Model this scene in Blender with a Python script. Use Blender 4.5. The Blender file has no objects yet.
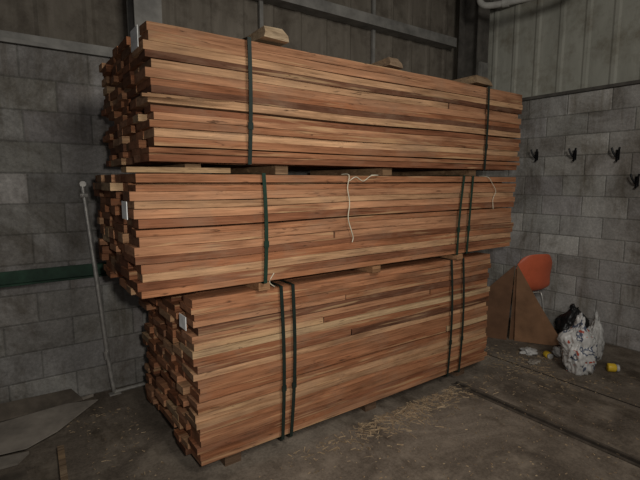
import bpy, math, random, bmesh
from mathutils import Vector, noise
random.seed(23)
scene=bpy.context.scene
try:
    scene.view_settings.view_transform='Standard'
except Exception: pass

# ------------------------------------------------------------ helpers
class MB:
    def __init__(s): s.v=[];s.f=[];s.m=[];s.c=[];s.r=[]
    def add(s,verts,faces,mat=0,col=(1,1,1),rnd=0.0):
        o=len(s.v); s.v+= [tuple(p) for p in verts]
        s.f+=[tuple(i+o for i in fc) for fc in faces]
        s.m+= [mat]*len(faces) if isinstance(mat,int) else list(mat)
        s.c+=[(col[0],col[1],col[2],1)]*len(verts); s.r+=[rnd]*len(verts)
    def box(s,a,b,mat=0,col=(1,1,1),rnd=0.0):
        x0,y0,z0=a;x1,y1,z1=b
        s.add([(x0,y0,z0),(x1,y0,z0),(x1,y1,z0),(x0,y1,z0),(x0,y0,z1),(x1,y0,z1),(x1,y1,z1),(x0,y1,z1)],
          [(0,3,2,1),(4,5,6,7),(0,1,5,4),(1,2,6,5),(2,3,7,6),(3,0,4,7)],mat,col,rnd)
    def tube(s,pts,r,n=10,mat=0,col=(1,1,1),cap=True):
        pts=[Vector(p) for p in pts]; vs=[];fs=[]
        rr=r if isinstance(r,(list,tuple)) else [r]*len(pts)
        up=None
        for i,p in enumerate(pts):
            d=(pts[min(i+1,len(pts)-1)]-pts[max(i-1,0)]).normalized()
            if up is None:
                up=Vector((0,0,1)) if abs(d.z)<.9 else Vector((1,0,0))
            a=d.cross(up).normalized(); up2=a.cross(d).normalized(); up=up2
            for k in range(n):
                t=2*math.pi*k/n
                vs.append(p+(a*math.cos(t)+up2*math.sin(t))*rr[i])
        for i in range(len(pts)-1):
            for k in range(n):
                fs.append((i*n+k,i*n+(k+1)%n,(i+1)*n+(k+1)%n,(i+1)*n+k))
        if cap:
            fs.append(tuple(range(n))[::-1]); fs.append(tuple((len(pts)-1)*n+k for k in range(n)))
        s.add(vs,fs,mat,col)
    def obj(s,name,mats,parent=None,smooth=False,loc=None):
        me=bpy.data.meshes.new(name); me.from_pydata(s.v,[],s.f)
        for m in mats: me.materials.append(m)
        me.polygons.foreach_set('material_index',s.m)
        a=me.attributes.new('col','FLOAT_COLOR','POINT'); a.data.foreach_set('color',[x for c in s.c for x in c])
        b=me.attributes.new('rnd','FLOAT','POINT'); b.data.foreach_set('value',s.r)
        if smooth: me.polygons.foreach_set('use_smooth',[True]*len(me.polygons))
        me.update(); me.validate()
        ob=bpy.data.objects.new(name,me); scene.collection.objects.link(ob)
        if parent: ob.parent=parent
        if loc: ob.location=loc
        return ob
def empty(name,loc=(0,0,0)):
    e=bpy.data.objects.new(name,None); e.location=loc; e.empty_display_size=.1
    scene.collection.objects.link(e); return e

def newmat(name):
    m=bpy.data.materials.new(name); m.use_nodes=True
    nt=m.node_tree; b=nt.nodes['Principled BSDF']; return m,nt,b
def N(nt,t,**k):
    n=nt.nodes.new(t)
    for a,v in k.items():
        if a in n.inputs.keys(): n.inputs[a].default_value=v
        else: setattr(n,a,v)
    return n
def ramp(nt,stops,interp='LINEAR'):
    r=nt.nodes.new('ShaderNodeValToRGB'); r.color_ramp.interpolation=interp
    els=r.color_ramp.elements
    els[0].position=stops[0][0]; els[0].color=(*stops[0][1],1)
    els[1].position=stops[-1][0]; els[1].color=(*stops[-1][1],1)
    for p,c in stops[1:-1]:
        e=els.new(p); e.color=(*c,1)
    return r
def mix(nt,fac,a,b,mode='MIX'):
    n=nt.nodes.new('ShaderNodeMix'); n.data_type='RGBA'; n.blend_type=mode
    for sock,v in ((n.inputs[0],fac),(n.inputs[6],a),(n.inputs[7],b)):
        if isinstance(v,(int,float)): sock.default_value=v
        elif isinstance(v,tuple): sock.default_value=(*v,1) if len(v)==3 else v
        else: nt.links.new(v,sock)
    return n.outputs[2]
def bump(nt,b,h,strength=.3,dist=.01):
    bp=N(nt,'ShaderNodeBump'); bp.inputs['Strength'].default_value=strength; bp.inputs['Distance'].default_value=dist
    nt.links.new(h,bp.inputs['Height']); nt.links.new(bp.outputs[0],b.inputs['Normal'])
def coords(nt,scale=(1,1,1)):
    tc=N(nt,'ShaderNodeTexCoord'); mp=N(nt,'ShaderNodeMapping'); mp.inputs['Scale'].default_value=scale
    nt.links.new(tc.outputs['Object'],mp.inputs[0]); return mp.outputs[0]
def noiset(nt,vec,scale,detail=4,rough=.55,w=None,dist=0):
    n=N(nt,'ShaderNodeTexNoise'); n.inputs['Scale'].default_value=scale; n.inputs['Detail'].default_value=detail
    n.inputs['Roughness'].default_value=rough; n.inputs['Distortion'].default_value=dist
    nt.links.new(vec,n.inputs['Vector'])
    if w is not None:
        n.noise_dimensions='4D'; nt.links.new(w,n.inputs['W'])
    return n.outputs['Fac']

# ------------------------------------------------------------ materials
def wood_mat(name,sap=.5,end=False):
    m,nt,b=newmat(name)
    at=N(nt,'ShaderNodeAttribute',attribute_name='col'); rn=N(nt,'ShaderNodeAttribute',attribute_name='rnd')
    if not end:
        g=noiset(nt,coords(nt,(3.4,80,110)),1.0,6,.70,rn.outputs['Fac'],.6)
        gr=ramp(nt,[(.30,(.36,.31,.27)),(.45,(.83,.82,.80)),(.58,(1.05,1.05,1.05)),(.72,(1.5,1.5,1.46))])
        nt.links.new(g,gr.inputs[0])
        c=mix(nt,1.0,at.outputs['Color'],gr.outputs[0],'MULTIPLY')
        t=noiset(nt,coords(nt,(2.2,10,16)),1.0,5,.62,rn.outputs['Fac'],.3)
        tr=ramp(nt,[(.3,(.52,.48,.46)),(.5,(1,1,1)),(.72,(1.25,1.3,1.32))]); nt.links.new(t,tr.inputs[0])
        c=mix(nt,1.0,c,tr.outputs[0],'MULTIPLY')
        s=noiset(nt,coords(nt,(1.3,14,32)),1.0,4,.55,rn.outputs['Fac'],.7)
        sr=ramp(nt,[(.57,(0,0,0)),(.65,(1,1,1))]); nt.links.new(s,sr.inputs[0])
        mm=N(nt,'ShaderNodeMath',operation='MULTIPLY'); nt.links.new(sr.outputs[0],mm.inputs[0]); mm.inputs[1].default_value=sap
        c=mix(nt,mm.outputs[0],c,(.58,.38,.20))
        du=noiset(nt,coords(nt,(3,6,7)),1.0,6,.7,None,.6); dur=ramp(nt,[(.48,(0,0,0)),(.74,(.5,.5,.5))]); nt.links.new(du,dur.inputs[0])
        c=mix(nt,dur.outputs[0],c,(.27,.175,.115))
        k=noiset(nt,coords(nt,(5,24,40)),1.0,4,.6,rn.outputs['Fac'],1.4)
        kr=ramp(nt,[(.61,(0,0,0)),(.71,(.88,.88,.88))]); nt.links.new(k,kr.inputs[0])
        c=mix(nt,kr.outputs[0],c,(.045,.022,.012))
        bump(nt,b,g,.6,.006)
    else:
        g=noiset(nt,coords(nt,(60,18,50)),1.0,4,.6,rn.outputs['Fac'])
        gr=ramp(nt,[(.25,(.40,.38,.36)),(.75,(1.2,1.2,1.2))]); nt.links.new(g,gr.inputs[0])
        c=mix(nt,1.0,at.outputs['Color'],gr.outputs[0],'MULTIPLY')
        bump(nt,b,g,.5,.004)
    nt.links.new(c,b.inputs['Base Color']); b.inputs['Roughness'].default_value=.8
    b.inputs['Specular IOR Level'].default_value=.15
    return m
M_WOOD=wood_mat('lumber_face'); M_END=wood_mat('lumber_end_grain',end=True)
M_DUN=wood_mat('dunnage_wood',sap=.3)

def simple(name,col,rough=.6,metal=0.0,var=.25,scale=20,spec=.3,bumps=.1):
    m,nt,b=newmat(name)
    g=noiset(nt,coords(nt),scale,4,.6)
    lo=tuple(c*(1-var) for c in col); hi=tuple(min(1,c*(1+var)) for c in col)
    r=ramp(nt,[(.3,lo),(.7,hi)]); nt.links.new(g,r.inputs[0]); nt.links.new(r.outputs[0],b.inputs['Base Color'])
    b.inputs['Roughness'].default_value=rough; b.inputs['Metallic'].default_value=metal
    b.inputs['Specular IOR Level'].default_value=spec
    if bumps: bump(nt,b,g,bumps,.004)
    return m
M_STRAP=simple('strap_dark_green_steel',(.016,.026,.021),.36,.2,.2,30,.5,0)
M_STRAPG=simple('strap_green_steel',(.018,.042,.028),.36,.2,.2,30,.5,0)
M_PAPER=simple('tag_paper',(.75,.75,.74),.8)
M_TWINE=simple('twine',(.55,.50,.38),.9)
M_GREEN=simple('green_paint',(.022,.06,.036),.5,0,.5,9)
M_POLE=simple('galvanised_tube',(.50,.48,.44),.38,.5,.25,25)
M_STEEL=simple('painted_steel_grey',(.12,.11,.097),.6,.1,.35,8)
M_STEELL=simple('painted_steel_light',(.25,.24,.22),.6,.1,.35,6)
M_TRACK=simple('dusty_track_steel',(.085,.07,.055),.7,.1,.45,14)
M_GAP=simple('track_slot_dirt',(.03,.024,.018),.9,0,.4,14)
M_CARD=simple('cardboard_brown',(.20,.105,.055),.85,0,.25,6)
M_CARDD=simple('cardboard_shaded',(.135,.068,.036),.85,0,.25,6)  # same cardboard, darker: shade on the folded-back panels put into the colour
M_CARDE=simple('cardboard_edge',(.33,.21,.12),.85,0,.2,30)
M_GREY=simple('weathered_panel',(.29,.255,.215),.7,0,.35,5)
M_DARKW=simple('stained_board',(.14,.115,.09),.8,0,.4,7)
M_ORANGE=simple('orange_plastic',(.60,.13,.06),.4,0,.12,6,.4,0)
M_BLACK=simple('black_plastic',(.012,.012,.012),.4,0,.3,15,.4)
M_YEL=simple('yellow_plastic',(.75,.50,.04),.4,0,.1,10)
M_HOOK=simple('black_iron_hook',(.012,.012,.013),.45,.4,.2,20)
M_WPIPE=simple('white_painted_pipe',(.55,.54,.50),.5,0,.2,10)

def block_mat(name,tint):
    m,nt,b=newmat(name)
    at=N(nt,'ShaderNodeAttribute',attribute_name='col')
    v=coords(nt)
    f=noiset(nt,v,55,6,.75); fr=ramp(nt,[(.3,(.68,.68,.68)),(.7,(1.2,1.2,1.2))]); nt.links.new(f,fr.inputs[0])
    c=mix(nt,1.0,at.outputs['Color'],fr.outputs[0],'MULTIPLY')
    l=noiset(nt,v,1.6,7,.72,None,.8); lr=ramp(nt,[(.36,(.54,.51,.47)),(.5,(.93,.92,.91)),(.68,(1.28,1.28,1.27))]); nt.links.new(l,lr.inputs[0])
    c=mix(nt,1.0,c,lr.outputs[0],'MULTIPLY')
    s=noiset(nt,coords(nt,(5,5,.7)),1.6,6,.65); sr=ramp(nt,[(.50,(1,1,1)),(.70,(.60,.56,.50))]); nt.links.new(s,sr.inputs[0])
    c=mix(nt,1.0,c,sr.outputs[0],'MULTIPLY')
    c=mix(nt,1.0,c,tint,'MULTIPLY')
    nt.links.new(c,b.inputs['Base Color']); b.inputs['Roughness'].default_value=.92; b.inputs['Specular IOR Level'].default_value=.15
    bump(nt,b,f,.5,.004); return m
M_BLOCK=block_mat('concrete_block',(1,.975,.95)); M_BLOCKR=block_mat('concrete_block_grey',(1,.98,.955))

def siding_mat(name,c0,c1,stain):
    m,nt,b=newmat(name)
    l=noiset(nt,coords(nt,(4,4,.9)),1.2,7,.7,None,.5)
    r=ramp(nt,[(.3,c0),(.7,c1)]); nt.links.new(l,r.inputs[0])
    s=noiset(nt,coords(nt,(1,1,1)),3.2,7,.75); sr=ramp(nt,[(.47,(0,0,0)),(.68,(.8,.8,.8))]); nt.links.new(s,sr.inputs[0])
    c=mix(nt,sr.outputs[0],r.outputs[0],stain)
    nt.links.new(c,b.inputs['Base Color']); b.inputs['Roughness'].default_value=.75; b.inputs['Specular IOR Level'].default_value=.2
    return m
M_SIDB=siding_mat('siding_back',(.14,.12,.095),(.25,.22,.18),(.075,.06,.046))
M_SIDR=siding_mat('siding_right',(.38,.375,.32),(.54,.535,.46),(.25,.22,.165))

m,nt,b=newmat('concrete_floor'); v=coords(nt)
l=noiset(nt,v,1.3,7,.72,None,.8); f=noiset(nt,v,60,6,.8); d=noiset(nt,v,5,7,.75)
r=ramp(nt,[(.3,(.085,.069,.054)),(.52,(.165,.136,.108)),(.72,(.28,.24,.195))]); nt.links.new(l,r.inputs[0])
fr=ramp(nt,[(.3,(.55,.55,.55)),(.7,(1.35,1.33,1.3))]); nt.links.new(f,fr.inputs[0])
c=mix(nt,1.0,r.outputs[0],fr.outputs[0],'MULTIPLY')
dr=ramp(nt,[(.48,(0,0,0)),(.68,(.65,.65,.65))]); nt.links.new(d,dr.inputs[0])
c=mix(nt,dr.outputs[0],c,(.30,.25,.195))
d2=noiset(nt,coords(nt,(1,.35,1)),3,5,.7); d2r=ramp(nt,[(.53,(1,1,1)),(.70,(.45,.42,.38))]); nt.links.new(d2,d2r.inputs[0])
c=mix(nt,1.0,c,d2r.outputs[0],'MULTIPLY')
nt.links.new(c,b.inputs['Base Color']); b.inputs['Roughness'].default_value=.85; b.inputs['Specular IOR Level'].default_value=.2
bump(nt,b,d,.35,.008); M_FLOOR=m
M_CEIL=simple('ceiling_deck',(.12,.115,.11),.8,0,.3,3)

# ------------------------------------------------------------ room
XR,YB,ZL=4.85,3.65,2.48
XL,YF=-2.6,-2.6
ch=ZL/12
mb=MB(); mb.box((XL,YF,-.12),(XR+.2,YB+.2,0)); mb.obj('floor',[M_FLOOR])
mb=MB(); mb.box((XL,YF,4.0),(XR+.2,YB+.2,4.1)); mb.obj('ceiling',[M_CEIL])

def blockwall(mb,axis,lo,hi,plane,off,base):
    L=.415; J=.004; P=.0035
    for rI in range(12):
        z0=rI*ch+J; z1=(rI+1)*ch-J
        x=lo-(L/2 if rI%2 else 0)+off
        while x<hi:
            a=max(x+J,lo); c=min(x+L-J,hi)
            if c-a>.02:
                q=base*random.uniform(.84,1.1)
                if random.random()<.12: q*=1.25
                col=(q,q*random.uniform(.97,1.0),q*random.uniform(.93,.98))
                e=.005
                o=[(a,z0,0),(c,z0,0),(c,z1,0),(a,z1,0),(a+e,z0+e,P),(c-e,z0+e,P),(c-e,z1-e,P),(a+e,z1-e,P)]
                if axis=='x': vs=[(u,plane-p,w) for u,w,p in o]
                else: vs=[(plane-p,u,w) for u,w,p in o]
                mb.add(vs,[(4,5,6,7),(0,1,5,4),(1,2,6,5),(2,3,7,6),(3,0,4,7)],0,col)
            x+=L
def siding(mb,axis,lo,hi,plane,z0,z1,mat,step=.2,dep=.03):
    pts=[];x=lo
    while x<hi:
        pts+=[(x,0),(x+step*.72,0),(x+step*.80,dep),(x+step*.92,dep)]; x+=step
    pts.append((x,0)); pts=[(min(a,hi),d) for a,d in pts]
    vs=[];fs=[]
    for a,d in pts:
        for z in (z0,z1):
            vs.append((a,plane-d,z) if axis=='x' else (plane-d,a,z))
    for i in range(len(pts)-1): fs.append((2*i,2*i+2,2*i+3,2*i+1))
    mb.add(vs,fs,mat)
mb=MB(); g=.21
mb.box((XL,YB,0),(XR+.2,YB+.2,ZL),1,(g,g,g*.95)); blockwall(mb,'x',XL,XR,YB,.1,.33)
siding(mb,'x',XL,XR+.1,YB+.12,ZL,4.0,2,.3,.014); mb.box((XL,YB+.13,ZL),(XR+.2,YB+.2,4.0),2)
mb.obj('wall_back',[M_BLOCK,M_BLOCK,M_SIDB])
mb=MB()
g=.25
mb.box((XR,YF,0),(XR+.2,YB,ZL),1,(g,g,g*.95)); blockwall(mb,'y',YF,YB,XR,.23,.42)
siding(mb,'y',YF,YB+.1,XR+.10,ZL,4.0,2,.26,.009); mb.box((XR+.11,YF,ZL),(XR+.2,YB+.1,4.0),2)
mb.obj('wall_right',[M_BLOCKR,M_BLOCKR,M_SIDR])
mb=MB(); mb.box((XL,YB-.03,ZL),(XR,YB+.12,ZL+.025)); mb.box((XL,YB+.06,ZL+.025),(XR,YB+.075,ZL+.09)); mb.obj('trim_1',[M_STEELL])
mb=MB(); mb.box((XR-.03,YF,ZL),(XR+.1,YB-.03,ZL+.03)); mb.obj('trim_2',[M_STEEL])
def cchan(mb,a,b,axis,plane,z,h,d,mat=0):
    t=.008
    if axis=='x':
        mb.box((a,plane-d,z),(b,plane,z+t),mat); mb.box((a,plane-d,z+h-t),(b,plane,z+h),mat); mb.box((a,plane-d,z+t),(b,plane-d+t,z+h-t),mat)
    else:
        mb.box((plane-d,a,z),(plane,b,z+t),mat); mb.box((plane-d,a,z+h-t),(plane,b,z+h),mat); mb.box((plane-d,a,z+t),(plane-d+t,b,z+h-t),mat)
mb=MB(); cchan(mb,1.12,4.58,'x',YB+.10,3.17,.10,.14); mb.obj('wall_girt',[M_STEELL])
mb=MB(); cchan(mb,YF,3.28,'y',XR+.088,3.56,.14,.16); mb.obj('wall_girt',[M_STEELL])
mb=MB()
for x in (2.02,3.35): mb.box((x,YB+.065,ZL+.09),(x+.035,YB+.09,3.9))
mb.obj('trim_3',[M_STEELL])
def hcol(name,x0,x1,y0,y1,mat,z1=4.0):
    mb=MB(); t=.014
    mb.box((x0,y0,0.012),(x1,y0+t,z1)); mb.box((x0,y1-t,0.012),(x1,y1,z1)); xm=(x0+x1)/2
    mb.box((xm-t/2,y0+t,0.012),(xm+t/2,y1-t,z1)); mb.box((x0-.03,y0-.03,0),(x1+.03,y1,.012))
    return mb.obj(name,[mat])
hcol('steel_column',.89,1.08,3.44,3.645,M_STEELL)
hcol('steel_column',4.60,4.80,3.33,3.60,M_STEEL)
mb=MB(); mb.box((4.63,3.30,2.75),(4.77,3.33,2.95)); mb.box((4.66,3.285,2.78),(4.74,3.30,2.92)); mb.obj('junction_box',[M_STEELL])

# ------------------------------------------------------------ lumber bundles
PAL=[((.36,.158,.078),4),((.30,.122,.058),3),((.43,.21,.112),3),((.47,.27,.148),1.7),((.225,.09,.045),2.6),((.52,.345,.195),.8),((.15,.065,.036),1.0)]
def pick():
    w=sum(p[1] for p in PAL); r=random.uniform(0,w)
    for c,p in PAL:
        r-=p
        if r<=0: break
    k=random.uniform(.86,1.12); return tuple(x*k for x in c)
def board(mb,x0,x1,y0,y1,z0,z1,wave,col=None,endcol=None):
    col=col or pick(); n=16; rnd=random.uniform(0,90)
    e=random.uniform(.5,1.15); ec=tuple(c*e for c in (endcol or (col[0]*.88,col[1]*.92,col[2]*1.0)))
    ph=random.uniform(0,6.28); am=random.uniform(0,.0016); pj=random.uniform(0,6.28); aj=random.uniform(0,.006)
    tp=random.uniform(-.0015,.0015)
    vs=[];fs=[]
    sk=random.uniform(-.006,.006)
    for i in range(n+1):
        u=i/n; x=x0+(x1-x0)*u; dz=wave(x)+am*math.sin(x*3+ph); dy=aj*math.sin(x*2.1+pj)
        if i==0: xa,xb=x,x+sk
        else: xa=xb=x
        ed=random.uniform(-.0014,.0014)+tp*(u-.5)
        vs+=[(xa,y0+dy,z0+dz),(xb,y1+dy*.3,z0+dz),(xb,y1+dy*.3,z1+dz),(xa,y0+dy,z1+dz+ed)]
    for i in range(n):
        a=i*4;b2=a+4
        fs+=[(a,b2,b2+3,a+3),(a+3,b2+3,b2+2,a+2),(a+2,b2+2,b2+1,a+1),(a+1,b2+1,b2,a)]
    mb.add(vs,fs,0,col,rnd)
    mb.add(vs[:4],[(0,3,2,1)],1,ec,rnd); mb.add(vs[-4:],[(0,1,2,3)],1,ec,rnd)
def bundle(x0,x1,y0,y1,z0,z1,n,straps,lean=0.0,jag=.03):
    root=empty('lumber_bundle',((x0+x1)/2,(y0+y1)/2,z0))
    mb=MB(); pitch=(z1-z0)/n
    A=random.uniform(.003,.005); P=random.uniform(0,6)
    hs=[pitch*random.uniform(.84,1.16) for _ in range(n)]; k=(z1-z0)/sum(hs); hs=[h*k for h in hs]
    zz=[z0]
    for h in hs: zz.append(zz[-1]+h)
    for k in range(n):
        fk=min(1,k/3)*min(1,(n-1-k)/3)
        wave=(lambda x,fk=fk: fk*(A*math.sin(x*1.9+P)+A*.6*math.sin(x*4.3+P*2)))
        y=y0+random.uniform(-.003,.012); first=True
        z=zz[k]; pt=hs[k]
        while y<y1-.03:
            w=random.choice([.10,.125,.15,.18,.2]); w*=random.uniform(.9,1.1)
            if y+w>y1-.05: w=y1-y+random.uniform(-.03,.0)
            t=pt*random.uniform(.93,.985)
            if first and random.random()<.12: t*=.78
            xa=x0+random.uniform(-jag*.7,jag)+lean*(k/n-.5)
            if random.random()<.14: xa+=random.uniform(.04,.14)
            if random.random()<.06: xa-=random.uniform(.01,.03)
            xb=x1+random.uniform(-.03,.02)
            if random.random()<.15: xb-=random.uniform(.03,.15)
            if first: xa=x0+random.uniform(-.014,.02)+lean*(k/n-.5); xb=x1+random.uniform(-.025,.014)
            if first and random.random()<.16 and 0<k<n-1:
                xm=random.uniform(x0+.5,x1-.5); g=random.uniform(.003,.02)
                board(mb,xa,xm-g/2,y,y+w-.004,z,z+t,wave); board(mb,xm+g/2,xb,y+random.uniform(0,.006),y+w-.004,z,z+t,wave)
            else: board(mb,xa,xb,y,y+w-.004,z,z+t,wave)
            y+=w; first=False
    ob=mb.obj('boards',[M_WOOD,M_END]); ob.parent=root
    ob.location=(-root.location.x,-root.location.y,-root.location.z)
    for i,(sx,tilt,bow,mt) in enumerate(straps):
        sb=MB(); o=.017; w=.0105
        path=[]; m=16
        for j in range(m+1):
            u=j/m; path.append((sx+tilt*(u-.5)+bow*math.sin(math.pi*u),y0-o-.006*math.sin(math.pi*u),z0-.006+(z1-z0+.012)*u,(0,-1,0)))
        path.append((sx+tilt*.5,y0+.03,z1+.006,(0,0,1)))
        path.append((sx+tilt*.3,y1-.03,z1+.006,(0,0,1)))
        path.append((sx+tilt*.3,y1+.01,z1-.02,(0,1,0)))
        path.append((sx-tilt*.3,y1+.01,z0+.02,(0,1,0)))
        path.append((sx-tilt*.3,y1-.03,z0-.006,(0,0,-1)))
        path.append((sx-tilt*.5,y0+.03,z0-.006,(0,0,-1)))
        vs=[];fs=[];L=len(path)
        for x,y,z,nn in path:
            tx,ty,tz=[c*.0025 for c in nn]
            vs+=[(x-w,y,z),(x+w,y,z),(x+w+tx,y+ty,z+tz),(x-w+tx,y+ty,z+tz)]
        for j in range(L):
            a=j*4;c=((j+1)%L)*4
            fs+=[(a,a+1,c+1,c),(a+1,a+2,c+2,c+1),(a+2,a+3,c+3,c+2),(a+3,a,c,c+3)]
        sb.add(vs,fs,0)
        zc=z0+(z1-z0)*random.uniform(.25,.35)
        uu=(zc-z0)/(z1-z0); xs=sx+tilt*(uu-.5)+bow*math.sin(math.pi*uu)
        yy=y0-o-.006*math.sin(math.pi*uu)
        sb.box((xs-.014,yy-.006,zc),(xs+.014,yy+.001,zc+.035),0)
        so=sb.obj('strap_%d'%(i+1),[mt]); so.parent=root; so.location=ob.location
    return root
def part(root,mb,name,mats,smooth=False):
    o=mb.obj(name,mats,smooth=smooth); o.parent=root; o.location=-root.location; return o

B1=(.78,3.31,2.18,3.18,.09,1.005)
B2=(.51,3.52,2.13,3.02,1.06,1.635)
B3=(.595,3.565,2.13,3.16,1.69,2.30)
r1=bundle(*B1,24,[(1.283,.0,.012,M_STRAP),(1.352,.02,.016,M_STRAP),(2.78,.0,.02,M_STRAP),(2.92,.0,.02,M_STRAP)],0.0,.045)
r2=bundle(*B2,14,[(1.156,.0,.008,M_STRAPG),(2.80,.05,-.02,M_STRAPG),(2.91,.04,-.01,M_STRAPG)],-.02)
r3=bundle(*B3,16,[(1.082,.01,.004,M_STRAP),(3.07,.01,.0,M_STRAP)],.0)

def dun(root,name,xs,y0,y1,z0,z1,w=.09,cols=(.42,.27,.15)):
    for i,x in enumerate(xs):
        mb=MB(); k=random.uniform(.75,1.1); mb.box((x-w/2,y0,z0),(x+w/2,y1,z1),0,tuple(c*k for c in cols),random.random()*50)
        part(root,mb,'%s_%d'%(name,i+1),[M_DUN])
dun(r1,'runner',(1.0,2.05,3.05),2.24,3.16,0,.083,.10,(.13,.08,.05))
dun(r2,'spacer',(1.17,2.0,2.86),2.15,3.0,1.006,1.052,.07,(.34,.18,.09))
dun(r3,'spacer',(.80,1.30,2.1,3.0),2.17,3.0,1.637,1.682,.08,(.20,.12,.065))
mb=MB(); mb.add([(.50,2.20,1.640),(.98,2.135,1.640),(.99,2.165,1.640),(.50,2.30,1.640),(.50,2.20,1.665),(.98,2.135,1.665),(.99,2.165,1.665),(.50,2.30,1.665)],
 [(0,3,2,1),(4,5,6,7),(0,1,5,4),(1,2,6,5),(2,3,7,6),(3,0,4,7)],0,(.34,.22,.12),3.3); part(r3,mb,'loose_slat',[M_DUN])
mb=MB()
mb.add([(.56,2.108,1.968),(.90,2.098,1.975),(1.0,2.108,1.985),(.56,2.127,1.968),(.56,2.108,1.982),(.90,2.098,1.984),(1.0,2.108,1.988),(.56,2.127,1.982)],
 [(0,3,2,1),(4,5,6,7),(0,1,5,4),(1,2,6,5),(2,3,7,6),(3,0,4,7)],0,(.30,.17,.09),1.0); part(r3,mb,'slipped_slat',[M_DUN])
# paper tags stapled to the board ends
mb=MB(); mb.box((.560,2.135,2.18),(.563,2.25,2.27)); part(r3,mb,'tag',[M_PAPER])
mb=MB(); mb.box((.476,2.13,1.43),(.479,2.22,1.51)); part(r2,mb,'tag',[M_PAPER])
mb=MB(); mb.box((.735,2.175,.855),(.738,2.27,.925)); part(r1,mb,'tag',[M_PAPER])
def cr(P,k=6):
    out=[];P=[Vector(q) for q in P]
    for i in range(len(P)-1):
        a=P[max(i-1,0)];b=P[i];c=P[i+1];d=P[min(i+2,len(P)-1)]
        for j in range(k):
            t=j/k; out.append(.5*((2*b)+(c-a)*t+(2*a-5*b+4*c-d)*t*t+(3*b-a-3*c+d)*t**3))
    out.append(P[-1]); return out
mb=MB()
p=[(1.74,2.20,1.64),(1.735,2.118,1.635),(1.72,2.112,1.56),(1.735,2.11,1.47),(1.725,2.11,1.38),(1.75,2.108,1.30),(1.765,2.11,1.26),(1.758,2.11,1.23)]
mb.tube(cr(p),.0032,6)
mb.tube(cr([(1.735,2.116,1.60),(1.78,2.108,1.625),(1.84,2.11,1.60),(1.90,2.108,1.632),(1.97,2.118,1.637),(1.98,2.2,1.64)]),.0028,6)
mb.tube(cr([(3.12,2.2,1.64),(3.12,2.116,1.63),(3.17,2.108,1.58),(3.22,2.108,1.52),(3.19,2.11,1.46),(3.20,2.11,1.38)]),.0024,6)
mb.tube(cr([(1.25,2.2,1.01),(1.24,2.16,1.015),(1.20,2.145,1.05),(1.22,2.13,1.10)]),.0028,6)
part(r2,mb,'twine',[M_TWINE],True)

for (x,s,yy,h,cc,sd) in ((1.23,.15,2.08,.062,(.42,.31,.20),1),(2.12,.13,2.12,.055,(.24,.165,.105),2),(3.03,.22,2.11,.06,(.25,.17,.105),3)):
    mb=MB(); z=2.314; nseg=10; vs=[];fs=[]
    for i in range(nseg+1):
        y=yy+(3.1-yy)*i/nseg; q=lambda a:noise.noise(Vector((a*3.1,y*3+a,sd*2.7)))*.012
        sk=(.03 if i==0 else 0)
        ring=[(x-s/2+q(1),y,z),(x+s/2+q(2),y+sk*.5,z),(x+s/2+q(3),y+sk,z+h*.55),(x+s/2*.7+q(4),y+sk*1.4,z+h+q(5)),(x-s/2*.85+q(6),y+sk*.7,z+h*.9+q(7)),(x-s/2+q(8),y,z+h*.4)]
        vs+=ring
    for i in range(nseg):
        for j in range(6):
            a=i*6+j;b2=i*6+(j+1)%6; fs.append((a,b2,b2+6,a+6))
    fs.append(tuple(range(6))[::-1]); fs.append(tuple(nseg*6+j for j in range(6)))
    mb.add(vs,fs,0,cc,random.random()*40)
    mb.obj('wood_bearer',[M_DUN])

# white pipe run hung under the roof in the corner
mb=MB()
mb.tube(cr([(4.36,3.16,4.0),(4.36,3.16,3.60),(4.37,3.14,3.47),(4.40,3.02,3.425),(4.50,2.72,3.42),(4.62,2.36,3.42),(4.66,2.25,3.46),(4.67,2.22,3.6),(4.67,2.22,4.0)],8),.032,14)
mb.tube([(4.36,3.16,3.66),(4.36,3.16,3.60)],.042,14); mb.tube([(4.43,2.93,3.422),(4.45,2.87,3.421)],.042,14)
mb.obj('white_pipe',[M_WPIPE],None,False)

# ------------------------------------------------------------ wall fittings
mb=MB(); y=YB-.006
mb.box((XL,y-.012,.905),(.885,y,1.0)); mb.box((XL,y-.05,.905),(.885,y-.012,.917))
for x in (-2,-1.2,-.4,.4): mb.box((x-.012,y-.02,.95),(x+.012,y-.012,.974))
mb.obj('green_wall_rail',[M_GREEN])

def hook(y,z):
    mb=MB(); x=XR-.006
    mb.box((x-.006,y-.016,z-.05),(x+.002,y+.016,z+.045))
    mb.tube(cr([(x-.005,y,z-.015),(x-.035,y,z-.02),(x-.055,y+.022,z+.02),(x-.06,y+.034,z+.065)]),.009,8)
    mb.tube(cr([(x-.005,y,z-.015),(x-.035,y,z-.02),(x-.055,y-.022,z+.02),(x-.06,y-.034,z+.065)]),.009,8)
    mb.tube(cr([(x-.005,y,z-.035),(x-.02,y,z-.06),(x-.032,y,z-.055)]),.009,8)
    mb.obj('coat_hook',[M_HOOK],smooth=False)
hook(2.694,1.875); hook(2.293,1.865); hook(1.898,1.85); hook(1.72,1.60)

mb=MB()
mb.tube(cr([(.52,3.595,1.575),(.548,3.595,1.2),(.577,3.585,.8),(.61,3.57,.3),(.632,3.555,.06)]),.0155,12)
mb.tube(cr([(.632,3.555,.06),(.635,3.555,.028),(.66,3.555,.018),(.75,3.56,.017),(.865,3.565,.017)]),.014,12)
mb.tube([(.50,3.597,1.50),(.548,3.595,1.50)],.022,12); mb.tube([(.52,3.578,1.58),(.52,3.612,1.58)],.021,12)
mb.tube([(.60,3.57,.34),(.606,3.568,.28)],.020,12); mb.box((.60,3.53,0.0),(.68,3.58,.008))
mb.obj('metal_pole',[M_POLE],smooth=False)

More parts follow.
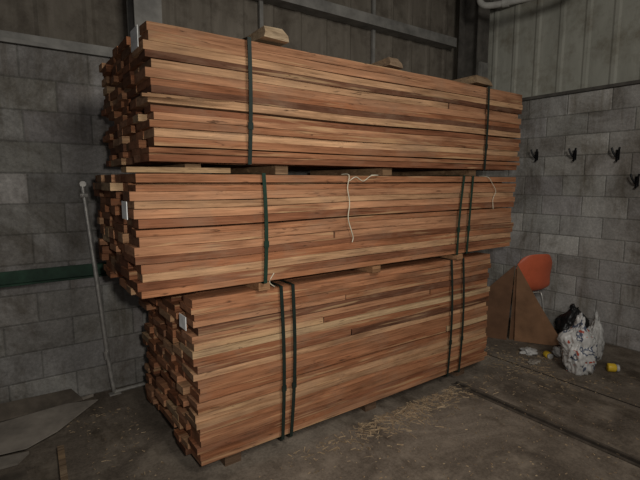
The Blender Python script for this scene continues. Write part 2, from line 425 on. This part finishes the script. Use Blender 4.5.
# ------------------------------------------------------------ floor scraps, left
def sheet(name,pts,z,th,mat,tilt=(0,0),col=(.33,.26,.18)):
    cx=sum(p[0] for p in pts)/len(pts); cy=sum(p[1] for p in pts)/len(pts)
    mb=MB(); n=len(pts)
    zz=[z+(p[0]-cx)*tilt[0]+(p[1]-cy)*tilt[1] for p in pts]; mn=min(zz)
    zz=[q-mn+z for q in zz]
    vs=[(p[0],p[1],q) for p,q in zip(pts,zz)]+[(p[0],p[1],q+th) for p,q in zip(pts,zz)]
    fs=[tuple(range(n))[::-1],tuple(range(n,2*n))]+[(i,(i+1)%n,n+(i+1)%n,n+i) for i in range(n)]
    mb.add(vs,fs,0,col,random.random()*30); return mb.obj(name,[mat])
sheet('cardboard_sheet',[(-.28,3.10),(.05,3.05),(.22,3.14),(.50,3.40),(.30,3.46),(-.10,3.44)],.022,.006,M_GREY,(.02,.06))
sheet('plywood_scrap',[(-.45,2.98),(.0,2.94),(.06,3.03),(-.4,3.12)],.002,.016,M_GREY)
sheet('plywood_scrap',[(-.40,2.70),(.04,2.78),(.03,2.86),(-.42,2.82)],.002,.018,M_DARKW)
sheet('plywood_scrap',[(-.75,3.28),(-.32,3.26),(-.30,3.46),(-.72,3.5)],.002,.03,M_DARKW)
sheet('wood_stick',[(.17,2.45),(.205,2.45),(.235,2.98),(.20,2.985)],.001,.02,M_DUN,col=(.28,.2,.13))
sheet('wood_stick',[(-.6,2.48),(-.05,2.56),(-.05,2.60),(-.6,2.53)],.001,.02,M_DUN,col=(.28,.2,.13))
sheet('cardboard_sheet',[(-.9,3.545),(.30,3.55),(.50,3.60),(-.9,3.62)],.002,.02,M_GREY)
mb=MB(); mb.add([(-.7,3.50,.025),(.42,3.53,.025),(.36,3.62,.085),(-.7,3.62,.11),(-.7,3.505,.033),(.42,3.535,.033),(.36,3.625,.093),(-.7,3.625,.118)],
 [(0,3,2,1),(4,5,6,7),(0,1,5,4),(1,2,6,5),(2,3,7,6),(3,0,4,7)],0,(.3,.2,.1)); mb.obj('leaning_panel',[M_DARKW])

# ------------------------------------------------------------ right-hand corner
mb=MB()
def thick(vs,mat,th=.008):
    a,b,c=vs[0],vs[1],vs[2]; n=(b-a).cross(c-a).normalized()*th; k=len(vs)
    V=list(vs)+[v+n for v in vs]
    mb.add(V,[tuple(range(k)),tuple(range(k,2*k))[::-1]]+[(i,(i+1)%k,k+(i+1)%k,k+i) for i in range(k)],[mat,mat]+[2]*k)
Pk=Vector((4.25,2.50,.77)); D=Vector((4.10,2.72,.50)); Dl=Vector((4.02,2.72,0.0)); C=Vector((4.14,2.49,0.0)); Bq=Vector((4.39,2.06,.03)); Md=Vector((4.33,2.14,.006)); F1=Vector((4.335,2.30,.40))
Cs=Vector((4.175,2.44,.0))
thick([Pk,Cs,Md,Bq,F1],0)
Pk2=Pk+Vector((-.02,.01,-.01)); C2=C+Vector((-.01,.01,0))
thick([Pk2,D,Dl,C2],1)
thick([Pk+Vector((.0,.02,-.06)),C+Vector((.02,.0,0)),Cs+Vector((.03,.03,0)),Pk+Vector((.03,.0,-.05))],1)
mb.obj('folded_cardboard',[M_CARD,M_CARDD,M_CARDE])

root=empty('shell_chair',(4.52,2.46,0))
prof=[(.40,.435),(.37,.455),(.30,.455),(.20,.445),(.10,.44),(.03,.46),(-.015,.52),(-.035,.60),(-.05,.68),(-.065,.76),(-.075,.83),(-.082,.88)]
vs=[];fs=[];nu=12
for i,(d,z) in enumerate(prof):
    t=i/(len(prof)-1)
    w=.235 if t<.8 else .235*(1-((t-.8)/.2)**2*.18)
    if i<4: w=.19
    if i==0: w=.17
    for j in range(nu+1):
        s=-1+2*j/nu
        curl=.05*abs(s)**3
        if t<.4: vs.append((s*w,d,z+curl))
        elif t<.6:
            q=(t-.4)/.2; vs.append((s*w,d+curl*q,z+curl*(1-q)))
        else: vs.append((s*w,d+curl+.02*s*s,z-(.05*abs(s)**4 if i>=10 else 0)))
for i in range(len(prof)-1):
    for j in range(nu):
        a=i*(nu+1)+j; fs.append((a,a+1,a+nu+2,a+nu+1))
mb=MB(); mb.add(vs,fs); sh=mb.obj('shell',[M_ORANGE],root,True)
so=sh.modifiers.new('s','SOLIDIFY'); so.thickness=.008; ss=sh.modifiers.new('ss','SUBSURF'); ss.levels=1; ss.render_levels=2
mb=MB()
for sx in (-1,1):
    mb.tube(cr([(sx*.17,-.02,.01),(sx*.16,.03,.3),(sx*.15,.06,.42),(sx*.15,.12,.43),(sx*.15,.28,.43),(sx*.16,.33,.38),(sx*.17,.36,.01)]),.010,8)
mb.tube([(-.15,.09,.43),(.15,.09,.43)],.009,8); mb.tube([(-.15,.28,.43),(.15,.28,.43)],.009,8)
for sx in (-1,1):
    for yy in (-.02,.36): mb.tube([(sx*.17,yy,0),(sx*.17,yy,.02)],.014,8)
mb.obj('legs',[M_POLE],root)
root.rotation_euler=(0,0,math.radians(-22)); root.scale=(.93,.90,.98)

def crumple(name,loc,size,mat,seed=0,amp=.16,neck=True,sub=5):
    bm=bmesh.new(); bmesh.ops.create_icosphere(bm,subdivisions=sub,radius=1)
    for v in bm.verts:
        p=v.co.copy()
        n1=noise.noise(p*1.6+Vector((seed,0,0))); n2=abs(noise.noise(p*4+Vector((0,seed,0)))); n3=abs(noise.noise(p*9+Vector((0,0,seed))))
        r=1+n1*amp*1.6-n2*amp*1.3-n3*amp*.6
        q=p*r
        if neck and q.z>.35:
            k=(q.z-.35)/.65; s=max(.30,1-1.0*k); q.x*=s; q.y*=s
            if k>.7: q.x*=1.8; q.y*=1.5
        q.z=max(q.z,-.72)
        v.co=Vector((q.x*size[0],q.y*size[1],(q.z+.72)*size[2]))
    me=bpy.data.meshes.new(name); bm.to_mesh(me); bm.free(); me.materials.append(mat)
    for p in me.polygons: p.use_smooth=True
    ob=bpy.data.objects.new(name,me); ob.location=loc; scene.collection.objects.link(ob); return ob
m,nt,b=newmat('printed_plastic_bag'); v=coords(nt)
g=noiset(nt,v,9,2,.5); r=ramp(nt,[(.0,(.55,.54,.52)),(.54,(.57,.56,.54)),(.57,(.10,.12,.17)),(.61,(.09,.10,.14)),(.63,(.52,.51,.49)),(1,(.52,.51,.49))],'CONSTANT'); nt.links.new(g,r.inputs[0])
g2=noiset(nt,coords(nt,(1.3,1.3,2)),8,2,.5); r2_=ramp(nt,[(.0,(0,0,0)),(.66,(1,1,1))],'CONSTANT'); nt.links.new(g2,r2_.inputs[0])
c=mix(nt,r2_.outputs[0],r.outputs[0],(.40,.08,.05)); nt.links.new(c,b.inputs['Base Color']); b.inputs['Roughness'].default_value=.35
M_BAG=m; M_WBAG=simple('white_plastic',(.48,.47,.45),.4)
crumple('plastic_bag',(3.93,1.72,0),(.17,.14,.28),M_BAG,3,.24)
crumple('garbage_bag',(4.50,2.03,0),(.17,.15,.25),M_BLACK,9,.2)
crumple('plastic_bag',(4.33,1.76,0),(.09,.08,.245),M_WBAG,12,.3)
crumple('crumpled_paper',(4.14,1.98,0),(.05,.06,.05),M_WBAG,5,.3,False,4)
crumple('crumpled_paper',(3.96,2.17,0),(.09,.07,.03),M_WBAG,8,.35,False,4)
crumple('crumpled_paper',(3.80,2.02,0),(.07,.05,.014),M_GREY,2,.3,False,4)
def jar(loc,rot,s=1.0):
    mb=MB()
    prof=[(.0,0),(.032,0),(.034,.004),(.034,.05),(.030,.058),(.024,.062),(.024,.066)]
    lid=[(.027,.062),(.029,.064),(.029,.08),(.026,.083),(0,.083)]
    for pr,mt in ((prof,0),(lid,1)):
        n=20; vs=[(max(r,.0005)*s*math.cos(2*math.pi*k/n),max(r,.0005)*s*math.sin(2*math.pi*k/n),z*s) for r,z in pr for k in range(n)]
        mb.add(vs,[(i*n+k,i*n+(k+1)%n,(i+1)*n+(k+1)%n,(i+1)*n+k) for i in range(len(pr)-1) for k in range(n)],mt)
    o=mb.obj('plastic_jar',[M_YEL,M_WBAG],None,True); o.location=loc; o.rotation_euler=rot
jar((4.12,1.56,.036),(math.radians(90),0,math.radians(40)),1.05)
jar((4.01,2.03,.031),(math.radians(90),0,math.radians(-30)),.9)

def track(name,x0,x1,y0,y1,mat):
    mb=MB(); mb.box((x0,y0,0),(x0+.02,y1,.008)); mb.box((x1-.02,y0,0),(x1,y1,.008)); mb.box((x0+.02,y0,0),(x1-.02,y1,.002),1); return mb.obj(name,[mat,M_GAP])
track('floor_track',2.84,2.92,-1.5,2.17,M_TRACK)
mb=MB(); mb.box((3.62,-1.5,0),(3.632,3.4,.003)); mb.obj('floor_joint',[M_GAP])

mb=MB()
def sliver(x,y,L,w,a,col):
    c,s=math.cos(a)*L/2,math.sin(a)*L/2; nx,ny=-math.sin(a)*w/2,math.cos(a)*w/2; h=w*.6
    mb.add([(x-c-nx,y-s-ny,.0),(x+c-nx*.3,y+s-ny*.3,.0),(x+c+nx*.3,y+s+ny*.3,.0),(x-c+nx,y-s+ny,.0),
            (x-c-nx,y-s-ny,h),(x+c-nx*.3,y+s-ny*.3,h),(x+c+nx*.3,y+s+ny*.3,h),(x-c+nx,y-s+ny,h)],
            [(0,3,2,1),(4,5,6,7),(0,1,5,4),(1,2,6,5),(2,3,7,6),(3,0,4,7)],0,col,random.random()*50)
for i in range(2200):
    k=random.random()
    if k<.27: x=random.gauss(2.25,.36); y=2.14-abs(random.gauss(0,.11)); L=random.uniform(.012,.07)
    elif k<.70: x=random.uniform(.25,4.2); y=random.uniform(.6,2.12); L=random.uniform(.004,.02)
    elif k<.75: x=random.uniform(.27,.7); y=random.uniform(2.3,3.4); L=random.uniform(.004,.03)
    else: x=random.gauss(3.72,.22); y=random.gauss(2.0,.28); L=random.uniform(.005,.04)
    if x>4.7: continue
    if (x-3.93)**2+(y-1.72)**2<.04: continue
    q=random.uniform(.45,1.2); sliver(x,y,L,random.uniform(.003,.007),random.uniform(0,6.3),(.44*q,.33*q,.21*q))
mb.obj('wood_debris',[M_DUN])

# ------------------------------------------------------------ light
def area(name,loc,tgt,size,e,col):
    l=bpy.data.lights.new(name,'AREA'); l.size=size; l.energy=e; l.color=col
    o=bpy.data.objects.new(name,l); o.location=loc; o.rotation_euler=(Vector(tgt)-Vector(loc)).to_track_quat('-Z','Y').to_euler(); scene.collection.objects.link(o)
area('ceiling_lamp',(1.2,-1.0,3.3),(2.0,2.3,1.0),1.0,58,(1,.96,.89))
l=bpy.data.lights.new('flash','SPOT'); l.energy=140; l.spot_size=math.radians(84); l.spot_blend=1.0; l.shadow_soft_size=.05; l.color=(1,.96,.9)
o=bpy.data.objects.new('flash',l); o.location=(.12,-.10,1.72); o.rotation_euler=(Vector((1.75,2.2,1.0))-Vector(o.location)).to_track_quat('-Z','Y').to_euler(); scene.collection.objects.link(o)
w=bpy.data.worlds.new('World'); scene.world=w; w.use_nodes=True
w.node_tree.nodes['Background'].inputs[0].default_value=(.97,.97,1,1); w.node_tree.nodes['Background'].inputs[1].default_value=.08

# ------------------------------------------------------------ camera
cam=bpy.data.cameras.new('Camera'); cam.sensor_width=36; cam.lens=25.5; co=bpy.data.objects.new('Camera',cam)
co.location=(0,0,1.6); p=math.radians(7.4)
f=Vector((.5835*math.cos(p),.812*math.cos(p),-math.sin(p))); co.rotation_euler=f.to_track_quat('-Z','Y').to_euler()
scene.collection.objects.link(co); scene.camera=co
